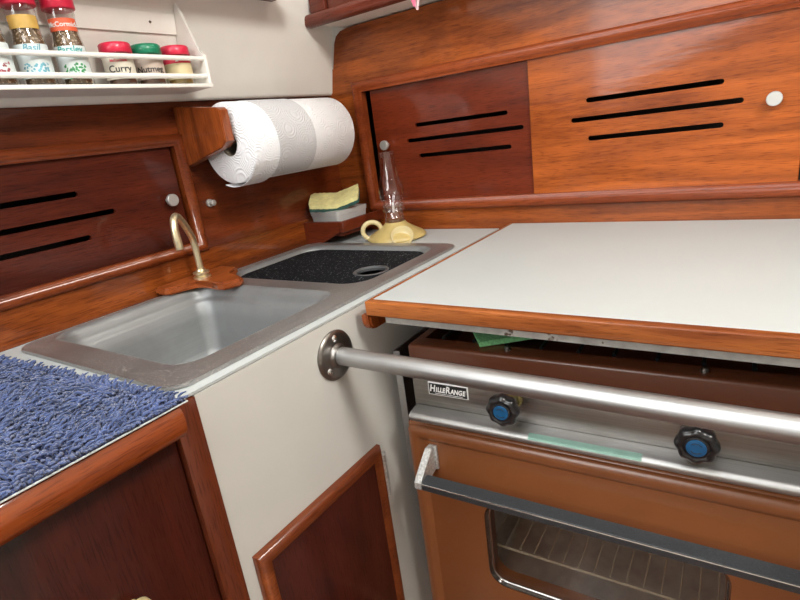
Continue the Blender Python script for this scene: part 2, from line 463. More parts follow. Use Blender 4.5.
# pink cloth corner
pc = thing('hanging_cloth', 'pink cloth corner hanging down in front of the upper cabinet rail', 'cloth', (.315, -.092, 1.345))
def cloth(scale, y, zt):
    bm = B(); n = 10; pts = []
    rows = []
    for j in range(n + 1):
        t = j / n; z = zt + (1.46 - zt) * t; w = (.002 + .085 * t) * scale
        row = []
        for i in range(9):
            s = i / 8 - .5
            row.append((.330 - .012 * t + s * w, y + .004 * math.sin(s * 14 + t * 2) * (.3 + t), z + .0))
        rows.append(row)
    fr = [[bm.verts.new(p) for p in r] for r in rows]
    bk = [[bm.verts.new((p[0], p[1] + .0025, p[2])) for p in r] for r in rows]
    for g in (fr, bk):
        for j in range(n):
            for i in range(8): bm.faces.new((g[j][i], g[j][i + 1], g[j + 1][i + 1], g[j + 1][i]))
    for j in range(n):
        for i in (0, 8): bm.faces.new((fr[j][i], fr[j + 1][i], bk[j + 1][i], bk[j][i]))
    for i in range(8):
        for j in (0, n): bm.faces.new((fr[j][i], fr[j][i + 1], bk[j][i + 1], bk[j][i]))
    return bm
obj('hem', cloth(1.0, -.0985, 1.332), M_PINKW, pc)
obj('fold', cloth(.78, -.1075, 1.3365), M_PINK, pc)

# ================================================================== SLIDING DOORS
def knob_bm(o, d, r=.0108, h=.017):
    return lathe(B(), o, d, [(0, .005), (h * .45, .0045), (h * .5, r * .7), (h * .62, r), (h * .95, r), (h, r * .93)], 32)
def screwdot(bm, o, d, r): return lathe(bm, o, d, [(0, r), (r * .4, r * .8), (r * .6, r * .3)], 16)

def sliding_door(label, a0, a1, z0, z1, p0, p1, lines, mat, along, knob, group='slotted sliding locker doors'):
    t = thing('sliding_door', label, 'door', ((a0 + a1) / 2, p0, z0) if along == 'x' else (p0, (a0 + a1) / 2, z0), 0, group)
    p0, p1 = min(p0, p1), max(p0, p1)
    bm = box(B(), a0, a1, p0, p1, z0, z1, .001, 1) if along == 'x' else box(B(), p0, p1, a0, a1, z0, z1, .001, 1)
    bm = cut(bm, slots(B(), lines, min(p0, p1) - .01, max(p0, p1) + .01, along))
    obj('panel', bm, mat, t)
    if knob:
        k, z = knob
        if along == 'x': obj('knob', knob_bm((k, min(p0, p1), z), (0, -1, 0)), M_KNOBM, t)
        else: obj('knob', knob_bm((max(p0, p1), k, z), (1, 0, 0)), M_KNOBM, t)
    return t
sliding_door('orange-brown slotted sliding door on the back wall, right of the seam', .497, .926, .966, 1.224, .0005, .0055,
    [(.6076, .8150, 1.1334), (.5797, .8430, 1.1012), (.6097, .8170, 1.0665)], W_DOORR, 'x', (.887, 1.098))
sliding_door('darker red slotted sliding door on the back wall behind the oil lamp', .1190, .520, .966, 1.224, .0075, .0135,
    [(.2351, .4449, 1.1320), (.2094, .4762, 1.1008), (.2366, .4485, 1.0660)], W_DOORL, 'x', (.150, 1.0975))
sliding_door('dark mahogany slotted sliding door on the left wall under the spice rack', -1.1, -.4500, .9705, 1.1565, -.010, -.004,
    [(-.98, -.6315, 1.0965), (-.98, -.5810, 1.0605), (-.98, -.6310, 1.0270)], W_LDOOR, 'y', (-.478, 1.0600))

# ================================================================== BASE CABINET (sink run)
cab = thing('sink_cabinet', 'cream fronted galley cabinet below the sink', 'cabinet', (.2, -.6, 0))
b = box(B(), .399, .417, -.774, -.002, .02, .8960)
b = cut(b, box(B(), .38, .43, -.740, -.520, .20, .662))
obj('front_panel', b, M_PANEL, cab)
b = B(); box(b, .3995, .419, -.802, -.7745, .02, .8955, .0015); obj('corner_post', b, W_POST, cab)
b = B(); box(b, .385, .411, -1.6, -.8035, .02, .866, .001); obj('side_panel', b, W_DARKP, cab)
b = knob_bm((.411, -0.8886, 0.7290), (1, 0, 0), .0115, .02); kn = obj('knob', b, M_CLAYP, cab); kn['label'] = 'pale round knob'
# cupboard door
dr = obj('door', box(B(), .410, .4245, -.742, -.522, .19, .661, .001), W_DOOR, cab)
def door_frame(u0, u1, z0, z1, w, x0, h):
    bm = B(); pr = [(0, 0), (0, h * .5), (w * .15, h * .9), (w * .3, h), (w * .55, h * .92), (w * .7, h * .45), (w * .85, h * .4), (w, h * .1), (w, 0)]
    rings = []
    for (cu, cz, su, sz) in ((u0, z0, 1, 1), (u1, z0, -1, 1), (u1, z1, -1, -1), (u0, z1, 1, -1)):
        rings.append([bm.verts.new((x0 + q, cu + su * a, cz + sz * a)) for a, q in pr])
    n = len(pr)
    for i in range(4):
        a, c_ = rings[i], rings[(i + 1) % 4]
        for k in range(n): bm.faces.new((a[k], a[(k + 1) % n], c_[(k + 1) % n], c_[k]))
    return bm
obj('frame', door_frame(-.758, -.508, .17, .676, .030, .4175, .012), W_FRAME, dr, ang=60)
h = B(); box(h, .4178, .4205, -.5075, -.494, .585, .655, .0008)
tube(h, [(.424, -.5055, .583), (.424, -.5055, .657)], .0036, 12)
for z in (.598, .640): screwdot(h, (.4205, -.499, z), (1, 0, 0), .003)
obj('hinge', h, M_BRKT, cab)

# counter slab with a sink cut-out
ct = prism(B(), [(.001, .885), (.3985, .885), (.3985, .8972), (.4165, .8972), (.4165, CT), (.001, CT)], 'y', -1.60, -.001)
ct = cut(ct, prism(B(), rrect(.029, .396, -.770, -.166, .03), 'z', .85, .95))
tag(obj('countertop', ct, M_CTR, origin=(.2, -.6, .885)), 'white laminate countertop around the sink', 'countertop')
# nosing rail under the mat
n = B(); prism(n, [(.4125, .8735), (.436, .8725), (.443, .8755), (.4475, .8825), (.4485, .892), (.4475, .900), (.4435, .9055), (.437, .9075), (.4175, .9075), (.4175, .884), (.4125, .884)], 'y', -1.6, -.8065, .0015)
tag(obj('edge_rail', n, W_NOSE, origin=(.43, -1.1, .868)), 'varnished rounded wooden rail along the counter edge beside the blue mat', 'rail')

# ================================================================== SINK
sk = thing('sink', 'double stainless steel sink with a speckled rim set in the white counter', 'sink', (.21, -.475, CT))
A1 = (.031, .361, -.747, -.470, .034)   # near basin opening
A2 = (.036, .372, -.434, -.180, .045)   # far basin opening
rim = prism(B(), rrect(.024, .4015, -.787, -.158, .024), 'z', CT + .0004, CT + .0052, .0016)
ctr = B(); prism(ctr, rrect(*A1), 'z', .88, .93); prism(ctr, rrect(*A2), 'z', .88, .93)
obj('rim', cut(rim, ctr), M_RIM, sk)
def basin(A, depth, ledge=True):
    x0, x1, y0, y1, r = A; bm = B(); loops = []
    st = [(0, .0052), (.0035, .0044), (.0075, .0015), (.0105, -.004), (.012, -.011)]
    if ledge: st += [(.0135, -.0165), (.018, -.0195), (.021, -.025)]
    st += [(.024, -.05), (.029, -depth + .03), (.034, -depth + .013), (.044, -depth + .003), (.06, -depth)]
    for ins, z in st:
        rr = max(r - ins * .35, .02)
        loops.append([bm.verts.new((p[0], p[1], CT + z)) for p in rrect(x0 + ins, x1 - ins, y0 + ins, y1 - ins, rr)])
    for a, c_ in zip(loops, loops[1:]):
        m = len(a)
        for k in range(m): bm.faces.new((a[k], a[(k + 1) % m], c_[(k + 1) % m], c_[k]))
    bm.faces.new(loops[-1])
    return bm
obj('basin', basin(A1, .135), M_STEEL, sk, 50)
obj('basin', basin(A2, .135), M_STEEL, sk, 50)
obj('drain', lathe(B(), (.21, -.61, CT - .1345), (0, 0, 1), [(0, .03), (.002, .03), (.002, .022), (.0005, .02)], 32), M_CHROME, sk)

# black speckled cover lying in the far basin, with a finger hole
sx0, sx1, sy0, sy1 = .0475, .3605, -.4225, -.1915
cv = prism(B(), rrect(sx0, sx1, sy0, sy1, .04), 'z', CT - .0075, CT - .0025, .001)
hx, hy = 0.3178, -0.3332
cv = cut(cv, lathe(B(), (hx, hy, CT - .05), (0, 0, 1), [(0, .0275), (.1, .0275)], 40))
skc = thing('sink_cover', 'black speckled board with a finger hole sunk in the far sink basin', 'sink cover', (.2, -.31, CT - .0075))
obj('board', cv, M_SCOVER, skc)
obj('hole_ring', lathe(B(), (hx, hy, CT - .0080), (0, 0, 1), [(.0055, .0275), (.0058, .0325), (.0070, .0310), (.0070, .0285), (.0045, .0262), (.0, .0262), (.0, .0272), (.0055, .0273)], 48, cap0=False, cap1=False), plain('grey hole ring', (.10, .105, .11), .35, .3), skc)

# ================================================================== FAUCET
fc = thing('faucet', 'thin brass gooseneck faucet on a shaped wooden block behind the sink', 'faucet', (.05, -.482, CT + .006))
blk = [(.004, -.552), (.034, -.553), (.041, -.548), (.045, -.534), (.045, -.512), (.052, -.500), (.070, -.496), (.094, -.498), (.120, -.508), (.132, -.504), (.143, -.476), (.138, -.466), (.112, -.454), (.088, -.456), (.070, -.446), (.066, -.424), (.056, -.410), (.004, -.406)]
obj('wooden_block', prism(B(), blk, 'z', CT + .0056, CT + .019, .003), W_FAUC, fc)
obj('base_flange', lathe(B(), (.047, -.482, CT + .019), (0, 0, 1), [(0, .0155), (.003, .0155), (.0045, .011), (.007, .011), (.008, .0145), (.011, .0145), (.0125, .009), (.016, .008)], 32), M_BRASS, fc)
def bez(P, n=24):
    out = []
    for k in range(n + 1):
        t = k / n; q = [Vector(p) for p in P]
        while len(q) > 1: q = [a.lerp(b_, t) for a, b_ in zip(q, q[1:])]
        out.append(q[0])
    return out
pth = [(.047, -.482, .925), (.047, -.482, .955)] + bez([(.047, -.482, .974), (.047, -.482, .989), (.054, -.489, .998)], 6) + \
      bez([(.058, -.493, 1.003), (.083, -.521, 1.036), (.096, -.536, 1.053), (.112, -.5545, 1.043), (.1115, -.555, 1.028), (.110, -.5525, .990)], 22)
obj('spout', tube(B(), pth, [.0060] * (len(pth) - 6) + [.0060, .0061, .0063, .0065, .0065, .0063], 16), M_BRASS, fc, 60)

# bolt on the left wall
vb = lathe(B(), (.0003, -.397, 1.0407), (1, 0, 0), [(0, .0075), (.003, .0075), (.0035, .004), (.011, .004), (.0115, .0055), (.014, .0055), (.015, .003)], 20)
tag(obj('wall_bolt', vb, M_KNOBM, origin=(0, -.397, 1.0407)), 'small metal bolt on the left wall below the paper towel bracket', 'bolt')

# ================================================================== PAPER TOWEL
hb = thing('towel_holder', 'wooden bracket arm with a dowel carrying the paper towel roll', 'towel holder', (.0, -.40, 1.115))
bp = [(.001, 1.2165), (.118, 1.2010), (.124, 1.196), (.125, 1.146), (.112, 1.1365), (.001, 1.1115)]
obj('arm', prism(B(), bp, 'y', -.428, -.408, .0015), W_BRK, hb)
bp2 = [(.001, 1.2165), (.110, 1.2010), (.115, 1.146), (.105, 1.1365), (.001, 1.1115)]
obj('arm', prism(B(), bp2, 'y', -.118, -.100, .0015), W_BRK, hb)
obj('dowel', tube(B(), [(.096, -.4075, 1.152), (.096, -.1185, 1.152)], .010, 20), W_BRK, hb)
RX, RZ, RR = .096, 1.142, .0695
tr = thing('paper_towel_roll', 'white quilted paper towel roll on the wooden wall holder', 'paper towel', (RX, -.26, RZ - RR))
yl, yr = -.400, -.126
b = lathe(B(), (RX, yl, RZ), (0, 1, 0), [(0, .022), (0, RR - .0015), (.0015, RR), (yr - yl - .0015, RR), (yr - yl, RR - .0015), (yr - yl, .022), (0, .022)], 96, cap0=False, cap1=False)
obj('roll', b, M_PAPER, tr, 60)
obj('cardboard_core', lathe(B(), (RX, yl + .0015, RZ), (0, 1, 0), [(0, .0218), (0, .0205), (yr - yl - .003, .0205), (yr - yl - .003, .0218), (0, .0218)], 48, cap0=False, cap1=False), plain('grey card', (.20, .16, .12), .9), tr)
def sheet(a0, a1, rf, yf0, yf1, n=48, m=14, th=.0006):
    bm = B(); top = []; bot = []
    for i in range(n + 1):
        t = i / n; a = math.radians(a0 + (a1 - a0) * t); r = rf(t); u = []; v = []
        for j in range(m + 1):
            s = j / m; y = yf0(t) * (1 - s) + yf1(t) * s
            u.append(bm.verts.new((RX + (r + th) * math.cos(a), y, RZ + (r + th) * math.sin(a))))
            v.append(bm.verts.new((RX + r * math.cos(a), y, RZ + r * math.sin(a))))
        top.append(u); bot.append(v)
    for g in (top, bot):
        for i in range(n):
            for j in range(m): bm.faces.new((g[i][j], g[i + 1][j], g[i + 1][j + 1], g[i][j + 1]))
    for i in range(n):
        for j in (0, m): bm.faces.new((top[i][j], top[i + 1][j], bot[i + 1][j], bot[i][j]))
    for j in range(m):
        for i in (0, n): bm.faces.new((top[i][j], top[i][j + 1], bot[i][j + 1], bot[i][j]))
    return bm
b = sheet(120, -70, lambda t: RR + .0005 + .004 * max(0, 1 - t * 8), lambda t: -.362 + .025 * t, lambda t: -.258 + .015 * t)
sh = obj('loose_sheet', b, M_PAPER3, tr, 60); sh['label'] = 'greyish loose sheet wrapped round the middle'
b = sheet(-30, -114, lambda t: RR + .0022 + .0045 * t, lambda t: yl - .001, lambda t: -.345 - .01 * t)
obj('outer_sheet', b, M_PAPER, tr, 60)

# ================================================================== CORNER TRAY, BOX, SPONGE
ty = thing('corner_tray', 'small red-brown wooden corner tray holding the plastic box', 'tray', (.05, -.08, CT))
tb = B()
box(tb, .002, .109, -.148, -.004, .918, .924)
obj('base', tb, W_TRAY, ty)
tp = [(.001, .9015), (.048, .9015), (.110, .930), (.110, .952), (.001, .952)]
obj('front_board', prism(B(), tp, 'y', -.160, -.1485, .0012), W_TRAY, ty)
obj('side_board', box(B(), .1095, .120, -.160, -.002, .928, .952, .0012), W_TRAY, ty)
pb = thing('plastic_box', 'translucent lidded plastic box in the corner tray below the sponge', 'container', (.055, -.08, .925))
def taper(bm, x0, x1, y0, y1, z0, z1, ins, r=.008):
    lo = [bm.verts.new((p[0], p[1], z0)) for p in rrect(x0 + ins, x1 - ins, y0 + ins, y1 - ins, r, 4)]
    hi = [bm.verts.new((p[0], p[1], z1)) for p in rrect(x0, x1, y0, y1, r, 4)]
    m = len(lo)
    for k in range(m): bm.faces.new((lo[k], lo[(k + 1) % m], hi[(k + 1) % m], hi[k]))
    bm.faces.new(lo); bm.faces.new(hi)
    return bm
PBM = Matrix.Translation((.055, -.085, 0)) @ Matrix.Rotation(math.radians(-6), 4, 'Z') @ Matrix.Translation((-.055, .085, 0))
b = taper(B(), .008, .100, -.138, -.040, .9245, .962, .004); b.transform(PBM); obj('body', b, M_BOX, pb)
b = taper(B(), .006, .102, -.140, -.038, .9625, .972, .001); b.transform(PBM); obj('lid', b, M_BOX, pb)
b = taper(B(), .016, .092, -.130, -.048, .927, .945, .002); b.transform(PBM); obj('contents', b, plain('beige soap bar', (.62, .55, .45), .6), pb)

sp = thing('kitchen_sponge', 'bent yellow sponge with a dark green scouring side on the plastic box', 'sponge', (.055, -.09, .973))
def sponge(zoff, th, grow=0):
    bm = B(); nx, ny = 22, 14; L, Wd = .118 + grow, .072 + grow
    g = []
    for lay in (0, 1):
        rows = []
        for i in range(nx + 1):
            row = []
            for j in range(ny + 1):
                u = (i / nx - .5) * L; v = (j / ny - .5) * Wd
                rr = (abs(2 * u / L)) ** 8 + (abs(2 * v / Wd)) ** 8
                k = 1 - .03 * min(rr, 2)
                q = (u * u + .00004) ** .5 - .0063; bend = (.27 if u > 0 else .12) * q
                z = zoff + bend + th * lay + (random.uniform(-.0007, .0007))
                row.append(bm.verts.new((u * k, v * k, z)))
            rows.append(row)
        g.append(rows)
    for rows in g:
        for i in range(nx):
            for j in range(ny): bm.faces.new((rows[i][j], rows[i + 1][j], rows[i + 1][j + 1], rows[i][j + 1]))
    a, c_ = g
    for i in range(nx):
        for j in (0, ny): bm.faces.new((a[i][j], a[i + 1][j], c_[i + 1][j], c_[i][j]))
    for j in range(ny):
        for i in (0, nx): bm.faces.new((a[i][j], a[i][j + 1], c_[i][j + 1], c_[i][j]))
    bm.transform(Matrix.Translation((.056, -.098, .9785)) @ Matrix.Rotation(math.radians(34), 4, 'Z') @ Matrix.Rotation(math.radians(17), 4, 'X'))
    return bm
obj('foam', sponge(.0085, .0100), M_SPNG, sp, 60)
so = obj('scouring_layer', sponge(.0012, .0072, .002), M_SCOUR, sp, 60); so['label'] = 'dark green scouring layer'

# ================================================================== OIL LAMP
LX, LY = .214, -.093
ol = thing('oil_lamp', 'small mustard pottery finger lamp with a glass chimney in the counter corner', 'oil lamp', (LX, LY, CT))
O = (LX, LY, CT)
obj('pottery_base', lathe(B(), O, (0, 0, 1), [(.0003, .053), (.001, .061), (.004, .0652), (.0075, .0648), (.0125, .0590), (.020, .0460), (.027, .0345), (.032, .0270), (.036, .0235), (.038, .022)], 56), M_CLAY, ol, 50)
rt = Vector((.81, .586, 0)); fw = Vector((-.586, .81, 0))
hc = Vector(O) - rt * .053 + Vector((0, 0, .0245))
ring = [hc + rt * (.0205 * math.cos(t * 2 * PI / 40)) + Vector((0, 0, 1)) * (.0185 * math.sin(t * 2 * PI / 40)) + fw * 0 for t in range(40)]
obj('finger_handle', tube(B(), ring, .0052, 14, closed=True), M_CLAYP, ol, 60)
dc = Vector(O) - fw * .058 + rt * .010 + Vector((0, 0, .0005)); dn = (-fw * .75 + Vector((0, 0, .66))).normalized()
obj('side_dish', lathe(B(), dc + Vector((0, 0, .0125)), dn, [(-.008, .016), (-.002, .0225), (.004, .0245), (.0052, .0235), (.0040, .0210), (-.0035, .0175), (-.0050, .012), (-.0052, .001)], 40), M_CLAYP, ol, 50)
tw = lambda f: 1 + .06 * math.cos(f * 2 * PI * 12)
obj('burner_collar', lathe(B(), (LX, LY, CT + .038), (0, 0, 1), [(0, .0205), (.003, .0225), (.006, .0205), (.009, .022), (.012, .020), (.018, .0195), (.022, .0185)], 48), glass('smoky glass collar', (.86, .76, .72), .12, .08), ol, 50)
obj('chimney_gallery', lathe(B(), (LX, LY, CT + .0605), (0, 0, 1), [(0, .0190), (.003, .0235), (.006, .022), (.009, .0195), (.012, .0225), (.0155, .0238), (.016, .0200), (.010, .018), (.004, .0175), (0, .0190)], 72, tw, cap0=False, cap1=False), glass('beaded glass', (.97, .94, .93), .12, .06), ol, 50)
chim = [(0, .0195), (.006, .0215), (.016, .0268), (.027, .0285), (.040, .0262), (.053, .0218), (.066, .0188), (.082, .0172), (.098, .0164), (.110, .0166)]
obj('chimney', lathe(B(), (LX, LY, CT + .0765), (0, 0, 1), chim, 48, cap0=False, cap1=False), M_GLASS, ol, 50)
obj('wick', tube(B(), [(LX, LY, CT + .058), (LX, LY, CT + .080)], .0026, 10), M_WHITE, ol)

# ================================================================== SPICE RACK
rk = thing('spice_rack', 'ivory wall rack with two front rails holding spice jars', 'rack', (.05, -.6, 1.236))
b = B(); box(b, .018, .0985, -.98, -.406, 1.2385, 1.2445, .0015); obj('shelf', b, M_RACK, rk)
ep = [(.018, 1.237), (.0915, 1.237), (.0935, 1.2860), (.090, 1.292), (.051, 1.372), (.0485, 1.374)]
ep = [(.018, 1.2446), (.0985, 1.2446), (.0992, 1.2890), (.088, 1.295), (.056, 1.376), (.0495, 1.376)]
obj('end_panel', prism(B(), ep, 'y', -.413, -.408, .001), M_RACK, rk)
obj('end_panel', prism(B(), ep, 'y', -.980, -.975, .001), M_RACK, rk)
for z in (1.2565, 1.2835):
    obj('front_rail', tube(B(), [(.0935, -.9745, z), (.0935, -.4135, z)], .0037, 14), M_RACK, rk)
b = prism(B(), [(.0395, 1.330), (.0425, 1.330), (.0475, 1.360), (.0460, 1.360)], 'y', -.9745, -.4135, .0008)
br = obj('back_rail', b, M_RACK, rk)
obj('screw', lathe(B(), (.0445, -.461, 1.346), (1, 0, -.2), [(0, .0022), (.002, .0018)], 14), M_FLNG, br)

VIEW = math.atan2(-1.05 + .58, .89 - .058)
def wrap(bm, cx, cy, z, r, ang):
    for v in bm.verts:
        a = ang + v.co.x / r; rr = r + .0001 + v.co.z
        v.co = Vector((cx + rr * math.cos(a), cy + rr * math.sin(a), z + v.co.y))
    return bm
def band(bm, cx, cy, z0, z1, r, a0, a1, n=28, th=.0004):
    for q in range(n):
        A = a0 + (a1 - a0) * q / n; A2_ = a0 + (a1 - a0) * (q + 1) / n
        v = [bm.verts.new((cx + rr * math.cos(a), cy + rr * math.sin(a), z)) for a, rr, z in ((A, r, z0), (A2_, r, z0), (A2_, r, z1), (A, r, z1))]
        bm.faces.new(v)
    return bm
def jar(label, y, tall, cap, band_mat, label_mat, content, words=(), art=None, dx=.0):
    R0 = .0203 if tall else .0222; cx = .0675 if tall else .0655; z = 1.2447
    t = thing('spice_jar', label, 'spice jar', (cx, y, z), 0, 'spice jars on the rack')
    H = .100 if tall else .0470
    pr = [(0, R0 - .003), (.002, R0 - .0005), (.004, R0)]
    pr += [(.050, R0), (.058, R0 - .0015), (.066, R0 - .003), (.088, R0 - .003), (.093, R0 - .0022), (H, R0 - .003)] if tall else [(.043, R0), (.047, R0 - .002), (H, R0 - .003)]
    obj('glass_body', lathe(B(), (cx, y, z), (0, 0, 1), pr, 40), M_JAR, t, 50)
    fill = .084 if tall else .036
    pr2 = [(.004, R0 - .0035)] + [(a, r_ - .0016) for a, r_ in pr if .004 < a < fill] + [(fill, R0 - .0052)]
    obj('contents', lathe(B(), (cx, y, z), (0, 0, 1), pr2, 32), content, t, 50)
    ch = .026 if tall else .0145
    rib = lambda f: 1 + .012 * math.cos(f * 2 * PI * 36)
    obj('cap', lathe(B(), (cx, y, z + H - .001), (0, 0, 1), [(0, R0 - .0006), (.001, R0 + .0004), (ch - .002, R0 - .0002), (ch, R0 - .002)], 72, rib), cap, t, 50)
    va = math.atan2(-1.05 - y, .89 - cx)
    L0, L1 = (.010, .0515) if tall else (.009, .040)
    lb_ = obj('paper_label', band(B(), cx, y, z + L0, z + L1, R0 + .0002, va - 1.25, va + 1.25), label_mat, t, 60)
    if band_mat:
        if tall: obj('brand_band', band(B(), cx, y, z + .0705, z + .0865, R0 - .0026, va - 1.2, va + 1.2), band_mat, t, 60)
        else: obj('brand_band', band(B(), cx, y, z + .033, z + .0405, R0 + .0005, va - 1.2, va + 1.2), band_mat, lb_, 60)
    for (s, size, zz, rr, mt, sh_) in words:
        obj('lettering', wrap(text_bm(s, size, sh_, .00012), cx, y, z + zz, rr, va + .02), mt, lb_ if rr > R0 - .001 else t)
    if art:
        bm = B(); rnd = random.Random(hash(y) % 1000 + 3)
        for q in range(60):
            a = va + rnd.uniform(-.7, .75); zz = z + rnd.uniform(.010, .028); s = rnd.uniform(.0008, .002); tt = rnd.uniform(0, 3)
            vs = []
            for k in range(5):
                aa = a + s * math.cos(tt + k * 1.256) / R0; rr = R0 + .0006
                vs.append(bm.verts.new((cx + rr * math.cos(aa), y + rr * math.sin(aa), zz + s * math.sin(tt + k * 1.256))))
            bm.faces.new(vs)
        obj('printed_picture', bm, art, lb_)
    return t
R0 = .0212
jar('tall spice jar with a plum red picture on its label, leftmost on the rack', -.7115, True, M_RED, M_LBLW, M_LBLW, M_HERB, art=M_PLUM)
jar('tall red-capped spice jar with a yellow band and blue picture, second from the left', -.6640, True, M_RED, M_LBLY, M_LBLW, M_HERB, [('Basil', .0115, .0465, .0203 + .0006, M_BLUEP, .25)], M_BLUEP)
jar('tall red-capped parsley jar with an orange brand band', -.6135, True, M_RED, M_LBLO, M_LBLW, M_HERB,
    [('McCormick', .0086, .0785, .0203 - .0022, M_WHITE, 0), ('Parsley', .0115, .0465, .0203 + .0006, M_TEAL, .1)], M_LEAF)
jar('short red-capped curry jar with a cream label', -.5455, False, M_RED, None, M_LBLC, M_SPBR, [('Curry', .0135, .0228, .0222 + .0008, M_LBLK, 0), ('McCormick', .005, .0345, .0222 + .0008, M_RED, 0)])
jar('short green-capped spice jar between the two short red-capped jars', -.4955, False, M_GRN, None, plain('tan label', (.60, .50, .42), .5), M_SPBR, [('Nutmeg', .0125, .0228, .0222 + .0008, M_LBLK, 0)])
jar('short red-capped spice jar with a red banded label, rightmost on the rack', -.4435, False, M_RED, M_LBLR, plain('straw label', (.72, .62, .36), .5), M_SPYL, [('M', .006, .0365, .0222 + .0009, M_WHITE, 0)])

for o_ in list(C.objects):
    if o_.parent is None and o_.name.startswith('spice_'): o_.location.z -= .0028

# ================================================================== GRAB BAR
gb = thing('grab_bar', 'satin steel grab bar running in front of the stove from a round wall flange', 'grab bar', (.7, -.5625, .848))
BY, BZ, BR = -.5625, .8490, .0124
fl = obj('flange', lathe(B(), (.4173, BY, BZ), (1, 0, 0), [(0, .0345), (.002, .035), (.004, .0335), (.0055, .029), (.0065, .017), (.009, .0150), (.012, .0145)], 56), M_FLNG, gb, 40)
for a in (92, 218, 335):
    a = math.radians(a)
    obj('screw', lathe(B(), (.4222, BY + .0245 * math.cos(a), BZ + .0245 * math.sin(a)), (1, 0, 0), [(0, .0054), (.0016, .0050), (.003, .0032), (.0036, .001)], 20), M_CHROME, fl)
obj('tube', tube(B(), [(.421, BY, BZ), (1.046, BY, BZ)], BR, 32), M_TUBE, gb, 60)
obj('flange', lathe(B(), (1.0478, BY, BZ), (-1, 0, 0), [(0, .0345), (.002, .035), (.004, .0335), (.0055, .029), (.0065, .017), (.009, .0150), (.012, .0145)], 56), M_FLNG, gb, 40)
struct('wall_stove_bay', box(B(), 1.048, 1.066, -.66, -.002, 0, .884), M_PANEL)

# ================================================================== STOVE COVER BOARD
cvr = thing('stove_cover', 'wide white laminate board with wood edging covering the stove', 'counter cover', (.74, -.26, .885))
obj('laminate_top', box(B(), .4475, 1.046, -.5010, -.0015, .8910, .9105, .0008, 1), M_CTR, cvr)
obj('front_edging', box(B(), .4425, 1.046, -.5150, -.5012, .8905, .9112, .0025, 3), W_EDGE, cvr)
obj('side_edging', box(B(), .4430, .4473, -.5010, -.002, .8905, .9112, .0012, 2), W_EDGE, cvr)
obj('underframe', box(B(), .4675, 1.04, -.505, -.475, .8790, .8903), plain('grey underframe', (.32, .31, .285), .5, var=.25, vscale=60, speck=((.08, .05, .03), 60), specks=.66), cvr)
cl = prism(B(), [(-.5125, .8900), (-.010, .8900), (-.010, .866), (-.498, .866), (-.506, .868), (-.511, .873), (-.5125, .880)], 'x', .4300, .4465, .003)
obj('support_cleat', cl, W_BRK, cvr)

# ================================================================== STOVE
PHI = .04
SX, SY = .452, -.470
stv = thing('stove', 'brown enamel gimballed stove with steel control panel and oven door', 'stove', (SX, SY, 0), PHI)
def SP(name, bm, mat, parent=None, ang=35):     # stove parts are given in the stove's own frame: u right, v back, z up
    smooth(bm, ang)
    me = bpy.data.meshes.new(name); bm.to_mesh(me); bm.free(); me.materials.append(mat)
    o = bpy.data.objects.new(name, me); o.parent = parent or stv; C.objects.link(o)
    return o
SW = .546
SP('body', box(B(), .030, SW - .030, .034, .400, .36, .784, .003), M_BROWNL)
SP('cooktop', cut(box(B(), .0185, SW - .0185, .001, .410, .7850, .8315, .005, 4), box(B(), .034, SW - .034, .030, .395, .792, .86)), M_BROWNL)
for u0 in (.045, .282):
    g = B()
    for q in range(5): tube(g, [(u0 + .012 + q * .0485, .042, .8280), (u0 + .012 + q * .0485, .380, .8280)], .0026, 8)
    for v_ in (.042, .211, .380): tube(g, [(u0 + .0095, v_, .8235), (u0 + .2085, v_, .8235)], .0022, 8)
    for uu in (.012, .206):
        for v_ in (.046, .376): tube(g, [(u0 + uu, v_, .7922), (u0 + uu, v_, .8270)], .0022, 8)
    SP('pan_grate', g, M_BLACK)
    SP('burner', lathe(B(), (u0 + .109, .211, .7922), (0, 0, 1), [(0, .042), (.010, .040), (.012, .034), (.018, .032), (.020, .026), (.021, .004)], 40), M_BLACK)
SP('lid_bolt', lathe(B(), (.165, .018, .8316), (0, 0, 1), [(0, .0045), (.003, .0045), (.005, .003), (.0055, .001)], 16), M_FLNG)
SP('lid_bolt', lathe(B(), (.393, .016, .8316), (0, 0, 1), [(0, .0045), (.003, .0045), (.005, .003), (.0055, .001)], 16), M_FLNG)
SP('control_panel', box(B(), .0185, SW - .0185, .004, .033, .7200, .7845, .0015), M_PANELS)
lip = B(); prism(lip, [(.0035, .7345), (-.0165, .7320), (-.0215, .7290), (-.0230, .7250), (-.0215, .7205), (-.016, .7180), (.0035, .7180)], 'x', .020, SW - .020, .0015)
lp = SP('steel_lip', lip, M_LIP, ang=50)
fs = B(); prism(fs, [(-.0150, .7324), (-.0165, .7322), (-.0215, .7292), (-.0224, .7270), (-.0227, .7272), (-.0218, .7296), (-.0167, .7326), (-.0150, .7328)], 'x', .200, .335)
SP('green_film', fs, M_MINT, lp)['label'] = 'pale green strip on the steel lip'
# side plate on the left
b = B(); box(b, -.0135, -.0115, .012, .30, .60, .8140); box(b, -.0135, -.0020, .010, .0120, .60, .8140); SP('side_plate', b, M_TUBE)

# oven door
dz0, dz1 = .300, .7035
d = B(); box(d, 0, SW, .000, .032, dz0, dz1, .007, 4)
WX0, WX1, WZ0, WZ1 = .118, .430, .440, .588
d = cut(d, prism(B(), rrect(WX0, WX1, WZ0, WZ1, .026), 'y', -.05, .1))
door = SP('oven_door', d, M_BROWN)
